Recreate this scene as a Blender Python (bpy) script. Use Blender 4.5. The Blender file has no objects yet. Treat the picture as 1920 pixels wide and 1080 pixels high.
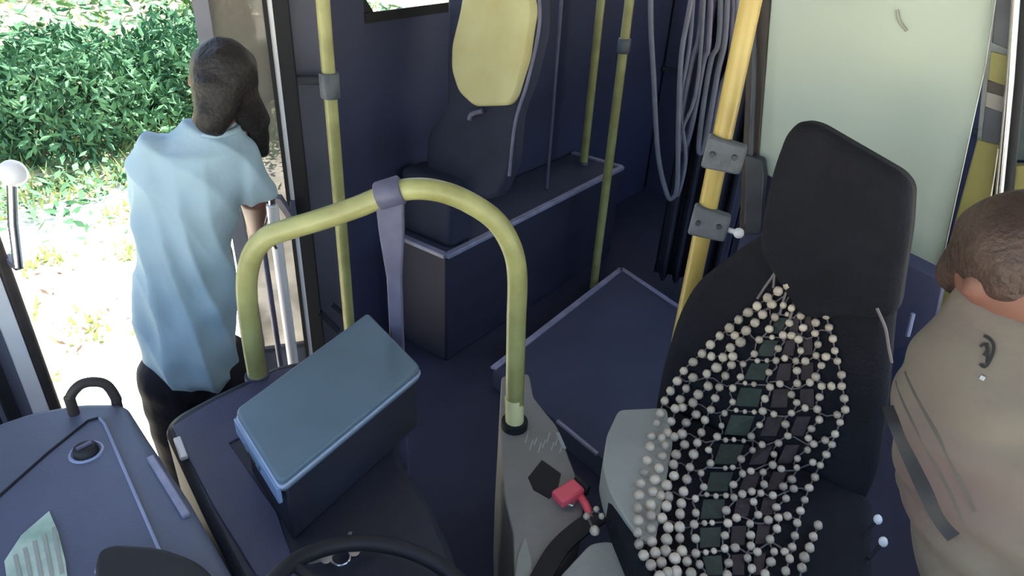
import bpy, bmesh, math, random
from math import radians, sin, cos, pi, sqrt, hypot, exp
from mathutils import Vector, Matrix, noise
from mathutils.bvhtree import BVHTree
V = Vector
random.seed(7)
scn = bpy.context.scene
COL = scn.collection

# ------------------------------------------------------------------ camera
CAM_H = 2.10; PITCH = radians(30.3); FPX = 1300.0; ROLL = .058
_s, _c = sin(PITCH), cos(PITCH); _cr = sqrt(1 - ROLL * ROLL)
FW = V((0, _c, -_s))
RT = V((1, 0, 0)) * _cr + V((0, _s, _c)) * ROLL
UP = V((1, 0, 0)) * -ROLL + V((0, _s, _c)) * _cr
cd = bpy.data.cameras.new('camera'); cam = bpy.data.objects.new('camera', cd); COL.objects.link(cam)
cd.sensor_width = 36; cd.lens = FPX / 1920 * 36; cd.clip_start = .02; cd.clip_end = 300
M = Matrix.Identity(4)
for i in range(3):
    M[i][0] = RT[i]; M[i][1] = UP[i]; M[i][2] = -FW[i]
M[2][3] = CAM_H
cam.matrix_world = M
scn.camera = cam

# bus axes: LN runs to the rear of the bus, DR runs across it towards the door side
AX = radians(36)
LN = V((sin(AX), cos(AX), 0)); DR = V((-cos(AX), sin(AX), 0)); ZZ = V((0, 0, 1))

# ------------------------------------------------------------------ world, sun, exposure
w = bpy.data.worlds.new('world'); scn.world = w; w.use_nodes = True
nt = w.node_tree
sun_dir_xy = DR * .16 + LN * .98
sky = nt.nodes.new('ShaderNodeTexSky'); sky.sky_type = 'NISHITA'; sky.sun_disc = False
sky.sun_elevation = radians(64); sky.sun_rotation = math.atan2(sun_dir_xy.x, sun_dir_xy.y); sky.air_density = 1.3; sky.dust_density = 2.0
bg = nt.nodes['Background']; nt.links.new(sky.outputs[0], bg.inputs[0]); bg.inputs[1].default_value = .75
SUN_EL = radians(64)
sun_dir = (DR * .16 + LN * .98).normalized() * cos(SUN_EL) + ZZ * sin(SUN_EL)
sl = bpy.data.lights.new('sun', 'SUN'); sl.energy = 30.0; sl.angle = radians(.6); sl.color = (1, .95, .86)
so = bpy.data.objects.new('sun', sl); COL.objects.link(so)
so.rotation_euler = sun_dir.to_track_quat('Z', 'Y').to_euler(); so.location = sun_dir * 30
vs = scn.view_settings
vs.view_transform = 'Standard'; vs.look = 'None'; vs.gamma = 1.0; vs.use_curve_mapping = False; vs.exposure = -.42

# ------------------------------------------------------------------ pixel -> world helpers
C0 = V((0, 0, CAM_H))
def ray(px, py): return FW + RT * ((px - 960) / FPX) - UP * ((py - 540) / FPX)
def PZ(px, py, z):
    d = ray(px, py); return C0 + d * ((z - CAM_H) / d.z)
def PD(px, py, D):
    d = ray(px, py); return C0 + d * (D / hypot(d.x, d.y))
def PS(px, py, s):
    d = ray(px, py); return C0 + d * (s / d.dot(LN))
def PT(px, py, t):
    d = ray(px, py); return C0 + d * (t / d.dot(DR))
def PP(px, py, p, n):
    d = ray(px, py); return C0 + d * ((p - C0).dot(n) / d.dot(n))
def B(s, t, z): return LN * s + DR * t + ZZ * z
def lin(c):
    c = c / 255.0
    return c / 12.92 if c <= .04045 else ((c + .055) / 1.055) ** 2.4

# ------------------------------------------------------------------ materials
MATS = {}
def mat(name, rgb, rough=.6, metal=0, var=.12, scale=6, bump=0, bscale=60, spec=.5, rgb2=None, objrand=0, sheen=0, trans=0):
    m = bpy.data.materials.new(name); m.use_nodes = True; n = m.node_tree; N = n.nodes; Lk = n.links
    p = N['Principled BSDF']
    c = [lin(x) for x in rgb]
    c2 = [lin(x) for x in rgb2] if rgb2 else [x * (1 - var) for x in c]
    tc = N.new('ShaderNodeTexCoord')
    nz = N.new('ShaderNodeTexNoise'); nz.inputs['Scale'].default_value = scale; nz.inputs['Detail'].default_value = 5
    Lk.new(tc.outputs['Object'], nz.inputs['Vector'])
    rp = N.new('ShaderNodeValToRGB'); rp.color_ramp.elements[0].position = .35; rp.color_ramp.elements[1].position = .65
    rp.color_ramp.elements[0].color = (*c2, 1); rp.color_ramp.elements[1].color = (*c, 1)
    Lk.new(nz.outputs['Fac'], rp.inputs['Fac'])
    out = rp.outputs['Color']
    if objrand:
        oi = N.new('ShaderNodeObjectInfo'); hs = N.new('ShaderNodeHueSaturation')
        mr = N.new('ShaderNodeMapRange'); mr.inputs['To Min'].default_value = 1 - objrand; mr.inputs['To Max'].default_value = 1 + objrand
        Lk.new(oi.outputs['Random'], mr.inputs['Value']); Lk.new(mr.outputs[0], hs.inputs['Value']); Lk.new(out, hs.inputs['Color'])
        out = hs.outputs['Color']
    Lk.new(out, p.inputs['Base Color'])
    p.inputs['Roughness'].default_value = rough; p.inputs['Metallic'].default_value = metal
    p.inputs['Specular IOR Level'].default_value = spec
    if trans: p.inputs['Transmission Weight'].default_value = trans
    if sheen: p.inputs['Sheen Weight'].default_value = sheen
    if bump:
        b = N.new('ShaderNodeBump'); b.inputs['Strength'].default_value = bump; b.inputs['Distance'].default_value = .01
        n2 = N.new('ShaderNodeTexNoise'); n2.inputs['Scale'].default_value = bscale; n2.inputs['Detail'].default_value = 4
        Lk.new(tc.outputs['Object'], n2.inputs['Vector']); Lk.new(n2.outputs['Fac'], b.inputs['Height']); Lk.new(b.outputs[0], p.inputs['Normal'])
    MATS[name] = m; return m
def glass(name, rgb, alpha=.25, rough=.05):
    m = bpy.data.materials.new(name); m.use_nodes = True; n = m.node_tree; N = n.nodes
    p = N['Principled BSDF']; p.inputs['Base Color'].default_value = (*[lin(x) for x in rgb], 1)
    p.inputs['Roughness'].default_value = rough
    nz = N.new('ShaderNodeTexNoise'); nz.inputs['Scale'].default_value = 5; nz.inputs['Detail'].default_value = 4
    tc = N.new('ShaderNodeTexCoord'); n.links.new(tc.outputs['Object'], nz.inputs['Vector'])
    mr = N.new('ShaderNodeMapRange'); mr.inputs['To Min'].default_value = alpha * .6; mr.inputs['To Max'].default_value = min(1, alpha * 1.4)
    n.links.new(nz.outputs['Fac'], mr.inputs['Value']); n.links.new(mr.outputs[0], p.inputs['Alpha'])
    MATS[name] = m; return m

mat('floor', (46, 49, 74), .75, var=.25, scale=3, bump=.15, bscale=90)
mat('cab_floor', (58, 64, 88), .7, var=.2, scale=3, bump=.15, bscale=90)
mat('trim', (150, 150, 175), .45, var=.3, scale=14)
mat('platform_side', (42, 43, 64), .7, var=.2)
mat('navy_wall', (58, 62, 92), .6, var=.2, scale=3)
mat('ceiling', (130, 132, 138), .7, var=.05)
mat('navy_seat', (38, 44, 66), .85, var=.25, scale=8, bump=.2)
mat('headrest_yellow', (196, 194, 146), .6, var=.15, scale=3, rgb2=(182, 168, 112))
mat('glint_yellow', (244, 240, 178), .35)  # hoop yellow with the sun glint painted in
mat('yellow_tube', (178, 178, 118), .38, var=.18, scale=9, rgb2=(150, 148, 92), spec=.6)
mat('amber_tube', (184, 164, 92), .35, var=.15, scale=9, rgb2=(176, 150, 82), spec=.6)
mat('grey_clamp', (98, 104, 112), .5, var=.3, scale=25, bump=.2)
mat('violet_grey', (104, 103, 128), .5, var=.3, scale=12)
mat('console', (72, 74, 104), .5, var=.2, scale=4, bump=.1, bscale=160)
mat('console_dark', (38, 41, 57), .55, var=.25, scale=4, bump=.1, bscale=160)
mat('dash', (94, 101, 122), .5, var=.15, scale=4, bump=.1, bscale=200)
mat('dash_panel', (86, 93, 117), .45, var=.12, scale=4, bump=.1, bscale=200)
mat('dash_line', (150, 158, 190), .5)
mat('ticket_lid', (98, 120, 136), .42, var=.12, scale=5)
mat('ticket_lit_end', (128, 152, 190), .4, var=.15, scale=8)  # casing colour with the daylight on the short end painted in
mat('ticket_edge', (165, 180, 205), .4, var=.2, scale=20)
mat('black', (27, 28, 34), .6, var=.3)
mat('rubber', (26, 27, 32), .8, var=.3)
mat('seat_black', (29, 29, 36), .9, var=.25, scale=10, bump=.3, bscale=120, spec=.25)
mat('seat_grey', (160, 162, 154), .75, var=.1, scale=5, bump=.15)
mat('cabinet', (146, 142, 138), .6, var=.18, scale=5, bump=.1)
mat('white_scuff', (170, 176, 178), .6)
mat('red_plastic', (246, 100, 116), .35, var=.1)
mat('chrome', (205, 205, 210), .25, 1, var=.2)
mat('white_metal', (242, 240, 244), .35, var=.08)
mat('door_grey', (110, 112, 124), .5, var=.2, scale=8)
mat('post_grey', (104, 106, 126), .5, var=.15, scale=3)
mat('partition', (168, 180, 168), .5, var=.06, scale=2, rgb2=(164, 178, 174))
mat('olive', (134, 128, 70), .5, var=.25, scale=7)
mat('brown_post', (66, 58, 56), .6, var=.4, scale=10)
mat('steel_dark', (66, 70, 80), .45, .3, var=.3, scale=10)
mat('strap', (112, 114, 130), .7, var=.2, scale=14)
mat('curtain', (50, 52, 70), .9, var=.3, scale=5)
mat('shirt', (164, 190, 206), .85, var=.08, scale=5, bump=.4, bscale=12)
mat('trousers', (38, 34, 42), .85, var=.2, scale=8, bump=.2)
mat('skin', (112, 76, 66), .55, var=.12, scale=12)
mat('hair', (30, 24, 24), .55, var=.4, scale=40, bump=.5, bscale=90)
mat('hair_brown', (62, 44, 38), .55, var=.4, scale=40, bump=.5, bscale=90)
mat('lip', (120, 66, 62), .5)
mat('eye', (235, 235, 230), .3)
mat('shoe', (40, 40, 44), .6)
mat('jacket', (106, 102, 92), .85, scale=3.2, rgb2=(98, 83, 83), bump=.35, bscale=22)
mat('jacket_low', (134, 116, 118), .85, scale=4.5, rgb2=(108, 98, 100), bump=.35, bscale=22)
mat('jacket_seam', (82, 78, 74), .85)
mat('bead', (200, 184, 164), .35, var=.15, scale=30, objrand=.28, spec=.6)
mat('pad', (60, 70, 62), .85, var=.3, scale=30, bump=.3)
mat('pad_brown', (66, 56, 58), .85, var=.3, scale=30, bump=.3)
mat('cord', (120, 110, 110), .7)
mat('concrete', (236, 230, 214), .9, var=.1, scale=1.2, rgb2=(222, 214, 190), bump=.2)
mat('leaf_dark', (96, 138, 100), .8, rgb2=(60, 102, 70), scale=3, spec=.3)
mat('leaf_mid', (96, 132, 76), .6, objrand=.2, rgb2=(66, 108, 66), scale=2)
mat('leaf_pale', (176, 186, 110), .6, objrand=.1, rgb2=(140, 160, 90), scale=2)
mat('grass', (184, 190, 130), .7, rgb2=(150, 168, 104), scale=2)
mat('soil', (200, 196, 150), .95, var=.3, scale=2)
mat('trunk', (92, 74, 56), .9, var=.3, bump=.5)
mat('paper', (216, 228, 214), .7, var=.3, scale=9, rgb2=(150, 178, 160))
mat('white_bit', (240, 240, 240), .4)
mat('outer_paint', (190, 190, 196), .4)
glass('door_glass', (132, 122, 116), .72)
glass('pane', (120, 135, 128), .3)
glass('pane_clear', (200, 210, 210), .06)

# ------------------------------------------------------------------ mesh helper
class G:
    def __init__(s): s.v = []; s.f = []
    def add(s, vs, fs):
        o = len(s.v); s.v += [V(x) for x in vs]; s.f += [[i + o for i in f] for f in fs]; return s
    def prism(s, poly, ext):
        n = len(poly); ext = V(ext)
        nrm = V((0, 0, 0))
        for i in range(n):
            a, b = V(poly[i]), V(poly[(i + 1) % n]); nrm += a.cross(b)
        if nrm.dot(ext) > 0: poly = list(reversed(poly))
        vs = [V(p) for p in poly] + [V(p) + ext for p in poly]
        fs = [list(range(n)), list(range(2 * n - 1, n - 1, -1))]
        for i in range(n): j = (i + 1) % n; fs.append([j, i, i + n, j + n])
        return s.add(vs, fs)
    def bbox(s, s0, s1, t0, t1, z0, z1):
        return s.prism([B(s0, t0, z0), B(s1, t0, z0), B(s1, t1, z0), B(s0, t1, z0)], (0, 0, z1 - z0))
    def bar(s, a, b, wd, hg, side=ZZ):
        a = V(a); b = V(b); d = (b - a).normalized(); x = d.cross(side)
        if x.length < 1e-4: x = d.cross(V((1, 0, 0)))
        x.normalize(); y = x.cross(d)
        return s.prism([a + x * wd / 2 + y * hg / 2, a - x * wd / 2 + y * hg / 2, a - x * wd / 2 - y * hg / 2, a + x * wd / 2 - y * hg / 2], b - a)
    def loft(s, rings, cap=True):
        n = len(rings[0]); vs = [p for r in rings for p in r]; fs = []
        for k in range(len(rings) - 1):
            for i in range(n):
                j = (i + 1) % n; fs.append([k * n + i, k * n + j, (k + 1) * n + j, (k + 1) * n + i])
        if cap: fs.append(list(range(n - 1, -1, -1))); fs.append([(len(rings) - 1) * n + i for i in range(n)])
        return s.add(vs, fs)
    def tube(s, path, r, n=12, closed=False, cap=True):
        path = [V(p) for p in path]; m = len(path); rs = r if isinstance(r, (list, tuple)) else [r] * m
        rings = []; prev = None
        for i in range(m):
            if closed: t = path[(i + 1) % m] - path[i - 1]
            else: t = path[min(i + 1, m - 1)] - path[max(i - 1, 0)]
            t.normalize()
            if prev is None: x = t.orthogonal().normalized()
            else:
                x = prev - t * prev.dot(t); x.normalize()
            prev = x; y = t.cross(x)
            rings.append([path[i] + (x * cos(2 * pi * k / n) + y * sin(2 * pi * k / n)) * rs[i] for k in range(n)])
        if closed: rings.append(rings[0]); cap = False
        return s.loft(rings, cap)
    def ell(s, c, rx, ry, rz, n=14, m=9):
        c = V(c); rx, ry, rz = V(rx), V(ry), V(rz); vs = [c - rz]; fs = []
        for k in range(1, m):
            a = -pi / 2 + pi * k / m
            for i in range(n):
                b = 2 * pi * i / n; vs.append(c + rz * sin(a) + (rx * cos(b) + ry * sin(b)) * cos(a))
        vs.append(c + rz); top = len(vs) - 1
        for i in range(n): fs.append([0, 1 + (i + 1) % n, 1 + i])
        for k in range(m - 2):
            for i in range(n):
                j = (i + 1) % n; fs.append([1 + k * n + i, 1 + k * n + j, 1 + (k + 1) * n + j, 1 + (k + 1) * n + i])
        for i in range(n): fs.append([top, 1 + (m - 2) * n + i, 1 + (m - 2) * n + (i + 1) % n])
        return s.add(vs, fs)
    def ball(s, c, r, n=12, m=8): return s.ell(c, (r, 0, 0), (0, r, 0), (0, 0, r), n, m)
    def cap(s, a, b, r0, r1, n=14):
        a = V(a); b = V(b); d = (b - a); ln = d.length; d.normalize(); x = d.orthogonal().normalized(); y = d.cross(x)
        rings = []
        for k in range(5):
            an = -pi / 2 + pi / 2 * (k + .35) / 4.35; rings.append((a + d * r0 * sin(an), r0 * cos(an)))
        for k in range(5):
            an = pi / 2 * k / 4.35; rings.append((b + d * r1 * sin(an), r1 * cos(an)))
        return s.loft([[c + (x * cos(2 * pi * i / n) + y * sin(2 * pi * i / n)) * q for i in range(n)] for c, q in rings])
    def mesh(s, name, org):
        me = bpy.data.meshes.new(name); me.from_pydata([tuple(p - org) for p in s.v], [], s.f)
        bm = bmesh.new(); bm.from_mesh(me); bmesh.ops.recalc_face_normals(bm, faces=bm.faces); bm.to_mesh(me); bm.free()
        return me
    def base(s):
        lo = V((min(p.x for p in s.v), min(p.y for p in s.v), min(p.z for p in s.v)))
        hi = V((max(p.x for p in s.v), max(p.y for p in s.v), max(p.z for p in s.v)))
        return V(((lo.x + hi.x) / 2, (lo.y + hi.y) / 2, lo.z))
    def obj(s, name, m, parent=None, bevel=0, smooth=False, seg=2):
        org = world_org(parent) if parent is not None else s.base()
        me = s.mesh(name, org); me.materials.append(MATS[m])
        o = bpy.data.objects.new(name, me); COL.objects.link(o)
        if parent is not None: o.parent = parent; ORG[o.name] = org
        else: o.location = org; ORG[o.name] = org
        finish(o, bevel, smooth, seg); return o
def finish(o, bevel, smooth, seg=2):
    if bevel:
        b = o.modifiers.new('bevel', 'BEVEL'); b.width = bevel; b.segments = seg; b.limit_method = 'ANGLE'; b.angle_limit = radians(35)
        b.harden_normals = False
        smooth = True
    if smooth:
        o.data.polygons.foreach_set('use_smooth', [True] * len(o.data.polygons))
        o.data.set_sharp_from_angle(angle=radians(50 if not bevel else 80))
ORG = {}
def world_org(o): return ORG[o.name]
def tag(o, label=None, cat=None, group=None, kind=None):
    if label: o['label'] = label
    if cat: o['category'] = cat
    if group: o['group'] = group
    if kind: o['kind'] = kind
    return o
def thing(name, loc, label, cat, group=None):
    o = bpy.data.objects.new(name, None); COL.objects.link(o); o.location = loc; o.empty_display_size = .05
    ORG[o.name] = V(loc); return tag(o, label, cat, group)
def struct(g, name, m, label=None, bevel=0, cat=None):
    o = g.obj(name, m, None, bevel); tag(o, label, cat, None, 'structure'); return o
def smoothpath(pts, n=8):
    pts = [V(p) for p in pts]; out = []
    for i in range(len(pts) - 1):
        p0 = pts[max(i - 1, 0)]; p1 = pts[i]; p2 = pts[i + 1]; p3 = pts[min(i + 2, len(pts) - 1)]
        for k in range(n):
            t = k / n
            out.append(.5 * ((2 * p1) + (p2 - p0) * t + (2 * p0 - 5 * p1 + 4 * p2 - p3) * t * t + (3 * p1 - p0 - 3 * p2 + p3) * t ** 3))
    out.append(pts[-1]); return out
def round_poly(pts, r=.02, n=4):
    """round every corner of a 3-D planar polygon"""
    out = []; m = len(pts)
    for i in range(m):
        p = V(pts[i]); a = V(pts[i - 1]) - p; b = V(pts[(i + 1) % m]) - p
        q = min(r, a.length * .45, b.length * .45); a = p + a.normalized() * q; b = p + b.normalized() * q
        for k in range(n + 1):
            t = k / n; out.append(a * (1 - t) ** 2 + p * 2 * t * (1 - t) + b * t * t)
    return out
def blob(g, name, m, voxel, iters, parent=None, wr=None):
    """fuse overlapping closed shapes into one continuous skin"""
    me = g.mesh('tmp', V((0, 0, 0))); o = bpy.data.objects.new('tmp', me); COL.objects.link(o)
    r = o.modifiers.new('r', 'REMESH'); r.mode = 'VOXEL'; r.voxel_size = voxel
    sm = o.modifiers.new('s', 'SMOOTH'); sm.iterations = iters; sm.factor = .5
    dg = bpy.context.evaluated_depsgraph_get(); ev = o.evaluated_get(dg)
    m2 = bpy.data.meshes.new_from_object(ev)
    h = G(); h.v = [v.co.copy() for v in m2.vertices]; h.f = [list(p.vertices) for p in m2.polygons]
    if wr:
        nr = [v.normal.copy() for v in m2.vertices]; h.v = [wr(p, q) for p, q in zip(h.v, nr)]
    bpy.data.objects.remove(o); bpy.data.meshes.remove(m2); bpy.data.meshes.remove(me)
    ob = h.obj(name, m, parent); ob.data.polygons.foreach_set('use_smooth', [True] * len(ob.data.polygons))
    return ob, h
def onmesh(h):
    t = BVHTree.FromPolygons(h.v, h.f)
    def f(px, py, off=.002):
        d = ray(px, py).normalized(); loc, n, i, q = t.ray_cast(C0, d)
        return None if loc is None else loc - d * off
    return f

# ================================================================== THE BUS SHELL
WT = 2.30      # door side wall
WL = -.62      # driver side wall
RE = 7.2       # rear wall
FR = -.40      # windscreen plane
ZC = 2.42
# floor with the doorway cut out of it
g = G(); g.bbox(FR, RE, WL, 1.80, -.08, 0)
fl = struct(g, 'floor', 'floor', 'dark navy rubber floor of the bus aisle')
G().bbox(1.66, RE, 1.80, WT, -.08, 0).obj('rear_floor_section', 'floor', fl)
G().bbox(FR, .40, 1.80, WT, -.08, 0).obj('front_floor_section', 'floor', fl)
G().bbox(.40, 1.66, 1.80, 2.12, -.26, -.20).obj('entrance_step', 'floor', fl)
G().bbox(.40, 1.66, 1.77, 1.80, -.26, -.081).obj('step_riser', 'door_grey', fl)
# ceiling
g = G(); g.bbox(FR, RE, WL - .05, WT + .05, ZC, ZC + .06); ce = struct(g, 'ceiling', 'ceiling', 'pale bus ceiling above the cab')
# door side wall: low panel, pillars and header leave a real window opening
wz = 1.59
g = G(); g.bbox(1.98, RE, WT, WT + .06, -.30, wz); wr_ = struct(g, 'wall_right', 'navy_wall', 'dark navy side wall under the window behind the door')
G().bbox(FR, RE, WT, WT + .06, 2.22, ZC).obj('header', 'navy_wall', wr_)
G().bbox(1.80, 2.02, WT - .01, WT + .06, -.30, 2.22).obj('pillar', 'navy_wall', wr_)
for s0 in (3.6, 5.2): G().bbox(s0, s0 + .12, WT, WT + .06, wz, 2.22).obj('pillar', 'navy_wall', wr_)
G().bbox(FR, .40, WT, WT + .06, -.30, 2.22).obj('front_panel', 'navy_wall', wr_)
g = G(); g.bbox(2.02, 3.6, WT + .02, WT + .03, wz, 2.22); w1 = struct(g, 'window_1', 'pane_clear', 'bright side window behind the front door')
G().bbox(2.02, 3.6, WT - .012, WT + .0, wz - .02, wz + .02).obj('window_seal', 'rubber', w1)
g = G()
g.prism(round_poly([B(2.0, WT - .006, wz), B(2.09, WT - .006, wz), B(2.0, WT - .006, wz + .12)], .03), DR * .012); g.obj('corner_gasket', 'rubber', w1)
g = G(); g.bbox(3.72, 5.2, WT + .02, WT + .03, wz, 2.22); struct(g, 'window_2', 'pane_clear', 'side window farther back on the door side')
g = G(); g.bbox(5.32, RE, WT + .02, WT + .03, wz, 2.22); struct(g, 'window_3', 'pane_clear', 'rearmost side window on the door side')
# driver side wall
g = G(); g.bbox(FR, RE, WL - .06, WL, -.30, .95); wl = struct(g, 'wall_left', 'navy_wall', "dark wall on the driver's side")
G().bbox(FR, RE, WL - .06, WL, 2.22, ZC).obj('header', 'navy_wall', wl)
for s0 in (-.40, 1.9, 3.6, 5.3, 7.08): G().bbox(s0, s0 + .12, WL - .06, WL, .95, 2.22).obj('pillar', 'navy_wall', wl)
g = G(); g.bbox(-.28, 1.9, WL - .04, WL - .03, .95, 2.22); struct(g, 'window_4', 'pane_clear', "driver's side window at the right edge")
# rear wall
g = G(); g.bbox(RE, RE + .06, WL - .05, WT + .05, -.3, ZC); struct(g, 'wall_rear', 'navy_wall', 'dark rear end of the bus')
# front: apron below the windscreen, glass above
g = G(); g.bbox(FR - .06, FR, WL - .05, WT + .05, -.3, .80); wf = struct(g, 'wall_front', 'navy_wall', 'front apron below the windscreen')
g = G(); g.bbox(FR - .03, FR - .02, WL, WT, .80, 2.36); struct(g, 'window_5', 'pane_clear', 'wide windscreen at the front of the bus')

# ================================================================== OUTSIDE
def ground_sheet():
    g = G(); n = 60
    g.prism([V((-60, -40, -.40)), V((60, -40, -.40)), V((60, 70, -.40)), V((-60, 70, -.40))], (0, 0, -.1)); return g
gr = ground_sheet().obj('ground', 'concrete'); tag(gr, 'sunlit pale concrete ground outside the open door', 'ground', None, 'structure')
# grassy bank behind the pavement, rising away from the bus
g = G(); nx, ny = 40, 16; vs = []; fs = []
for j in range(ny + 1):
    for i in range(nx + 1):
        s = -12 + 30 * i / nx; t = 6.3 + 16 * (j / ny) ** 1.5
        z = -.42 + .16 * (t - 6.3) + .12 * noise.noise(V((s * .8, t * .8, 0))) * min(1, (t - 6.3))
        vs.append(B(s, t, z))
for j in range(ny):
    for i in range(nx): a = j * (nx + 1) + i; fs.append([a, a + 1, a + nx + 2, a + nx + 1])
g.add(vs, fs); bank = g.obj('grass_bank', 'soil', None, 0, True); tag(bank, 'grassy bank rising behind the pavement', 'bank', None, 'structure')
def leaf_mesh(c, rx, rt, rz, n, size, seed, flat=.35):
    rnd = random.Random(seed); g = G(); vs = []; fs = []
    for k in range(n):
        while True:
            p = V((rnd.uniform(-1, 1), rnd.uniform(-1, 1), rnd.uniform(-.4, 1)))
            if .45 < p.length < 1: break
        q = p.length * (1 + .25 * noise.noise(p * 2.3 + V((seed, 0, 0)))); p = p.normalized() * q * (rnd.uniform(1, 1.25) if rnd.random() < .12 else 1)
        P = c + LN * p.x * rx + DR * p.y * rt + ZZ * p.z * rz
        d = V((rnd.gauss(0, 1), rnd.gauss(0, 1), rnd.gauss(.2, .8))).normalized(); u = d.orthogonal().normalized()
        u.rotate(Matrix.Rotation(rnd.uniform(0, 6.28), 3, d)); v = d.cross(u); a = size * rnd.uniform(.6, 1.3)
        o = len(vs); vs += [P - u * a, P - v * a * flat - d * a * .12, P + u * a, P + v * a * flat - d * a * .12]; fs += [[o, o + 1, o + 2], [o, o + 2, o + 3]]
    return g.add(vs, fs)
bushes = [  # s, t, radius s, radius t, height, leaves, material, label
    (1.45, 8.0, .65, .7, .70, 3000, 'leaf_mid', 'small mid green bush outside, leftmost through the doorway'),
    (2.75, 7.35, .95, .8, .98, 7000, 'leaf_dark', 'large dark green bush outside, in the middle of the doorway'),
    (4.15, 7.5, .85, .8, .92, 5500, 'leaf_dark', "dark green bush outside, beside the leaving passenger's head"),
    (5.9, 9.0, .9, .9, 1.0, 4000, 'leaf_mid', 'mid green bush outside, seen through the rear door leaf'),
    (3.2, 12.4, 1.9, 1.3, 1.3, 4500, 'leaf_pale', 'sunlit yellow-green bush behind the leftmost dark bush'),
    (7.0, 12.8, 1.9, 1.3, 1.3, 4000, 'leaf_pale', 'sunlit pale bush behind the bush at the passenger'),
]
for k, (s, t, rs, rt, h, n, m, lab) in enumerate(bushes):
    zb = -.42 + .16 * (t - 6.3)
    e = thing('bush', B(s, t, zb), lab, 'bush')
    f = leaf_mesh(B(s, t, zb + h * .25), rs, rt, h * .75, n, .058 if t < 10 else .09, k + 3).obj('foliage', m, e); f['kind'] = 'stuff'
    gg = G()
    for q in range(5):
        a = q * 1.26; gg.tube([B(s, t, zb - .1), B(s + cos(a) * rs * .3, t + sin(a) * rt * .3, zb + h * .4), B(s + cos(a) * rs * .5, t + sin(a) * rt * .5, zb + h * .75)], [.05, .035, .012], 6)
    gg.obj('stems', 'trunk', e)
def loose_leaves(name, m, lab, n, pos, seed, size):
    rnd = random.Random(seed); g = G(); vs = []; fs = []
    for k in range(n):
        s, t = pos(rnd); z = (-.40 if t < 6.3 else -.42 + .16 * (t - 6.3)) + abs(rnd.gauss(0, .10)); P = B(s, t, z)
        d = V((rnd.gauss(0, .6), rnd.gauss(0, .6), 1)).normalized(); u = d.orthogonal().normalized(); u.rotate(Matrix.Rotation(rnd.uniform(0, 6.28), 3, d)); v = d.cross(u); a = size * rnd.uniform(.5, 1.3)
        o = len(vs); vs += [P - u * a, P - v * a * .4, P + u * a, P + v * a * .4]; fs += [[o, o + 1, o + 2], [o, o + 2, o + 3]]
    o = g.add(vs, fs).obj(name, m); return tag(o, lab, 'plants', None, 'stuff')
loose_leaves('ground_cover', 'leaf_dark', 'loose green ground cover creeping out in front of the dark bushes', 1500, lambda r: (r.uniform(.5, 5), 6.6 - abs(r.gauss(0, .55))), 21, .055)
loose_leaves('upper_bank_plants', 'leaf_dark', 'speckled green plants on the sunlit bank behind the bushes', 3200, lambda r: (r.uniform(1, 9), r.uniform(8.2, 14)), 22, .10)
loose_leaves('pavement_litter', 'trunk', 'brown dry leaves scattered on the pale pavement', 60, lambda r: (r.gauss(1.3, .4), r.gauss(4.6, .7)), 23, .03)
# grass and weeds at the edge of the pavement
def grass(name, m, lab, n, fs_, seed, h0, h1, w0):
    rnd = random.Random(seed); g = G(); vs = []; fs = []
    for k in range(n):
        s, t = fs_(rnd); z = -.42 if t < 6.3 else -.44 + .16 * (t - 6.3)
        p = B(s, t, z); a = rnd.uniform(0, 6.28); d = V((cos(a), sin(a), 0)); h = rnd.uniform(h0, h1); ln = V((rnd.gauss(0, .4), rnd.gauss(0, .4), 1)).normalized() * h
        o = len(vs); vs += [p - d * w0, p + d * w0, p + ln]; fs.append([o, o + 1, o + 2])
    o = g.add(vs, fs).obj(name, m); return tag(o, lab, 'grass', None, 'stuff')
grass('bank_grass', 'grass', 'bright grass covering the bank below the dark bushes', 6000, lambda r: (r.uniform(-5, 9), 6.1 + abs(r.gauss(0, 1.6))), 5, .06, .28, .02)
grass('pavement_weeds', 'grass', 'sparse weeds sprouting from the pale concrete near the bank', 700, lambda r: (lambda c: (c[0] + r.gauss(0, .1), c[1] + r.gauss(0, .1)))(r.choice([(1.0, 4.6), (1.5, 5.2), (.9, 5.5), (2.2, 5.6), (1.3, 4.1), (.4, 5.3), (2.0, 4.9), (2.9, 5.7), (.8, 3.7)])), 6, .04, .13, .02)

# ================================================================== DOOR
# front leaf, folded against the front door post
d1 = PT(112, 753, 2.18); s1 = d1.dot(LN)
g = G(); g.bbox(s1 - .52, s1 - .40, 2.16, 2.20, -.18, 2.18); dr1 = struct(g, 'door_1', 'door_grey', 'front leaf of the entrance door at the left edge')
G().bbox(s1 - .40, s1 - .16, 2.16, 2.20, -.18, .55).obj('kick_panel', 'console_dark', dr1)
G().bbox(s1 - .40, s1 - .16, 2.175, 2.185, .55, 2.1).obj('pane', 'door_glass', dr1)
G().bbox(s1 - .19, s1 - .165, 2.15, 2.20, -.18, 2.18).obj('grey_stile', 'steel_dark', dr1, .004)
G().bbox(s1 - .165, s1 - .15, 2.15, 2.20, -.18, 2.18).obj('thin_strip', 'door_grey', dr1, .003)
G().bbox(s1 - .15, s1 - .12, 2.13, 2.20, -.18, 2.18).obj('inner_stile', 'rubber', dr1)
G().bbox(s1 - .12, s1 - .085, 2.15, 2.20, -.18, 2.18).obj('stile', 'post_grey', dr1, .006)
G().bbox(s1 - .085, s1 - .04, 2.15, 2.20, -.18, 2.18).obj('edge_strip', 'white_metal', dr1, .004)
G().bbox(s1 - .04, s1 - .005, 2.15, 2.20, -.18, 2.18).obj('rubber_seal', 'brown_post', dr1, .01)
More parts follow.
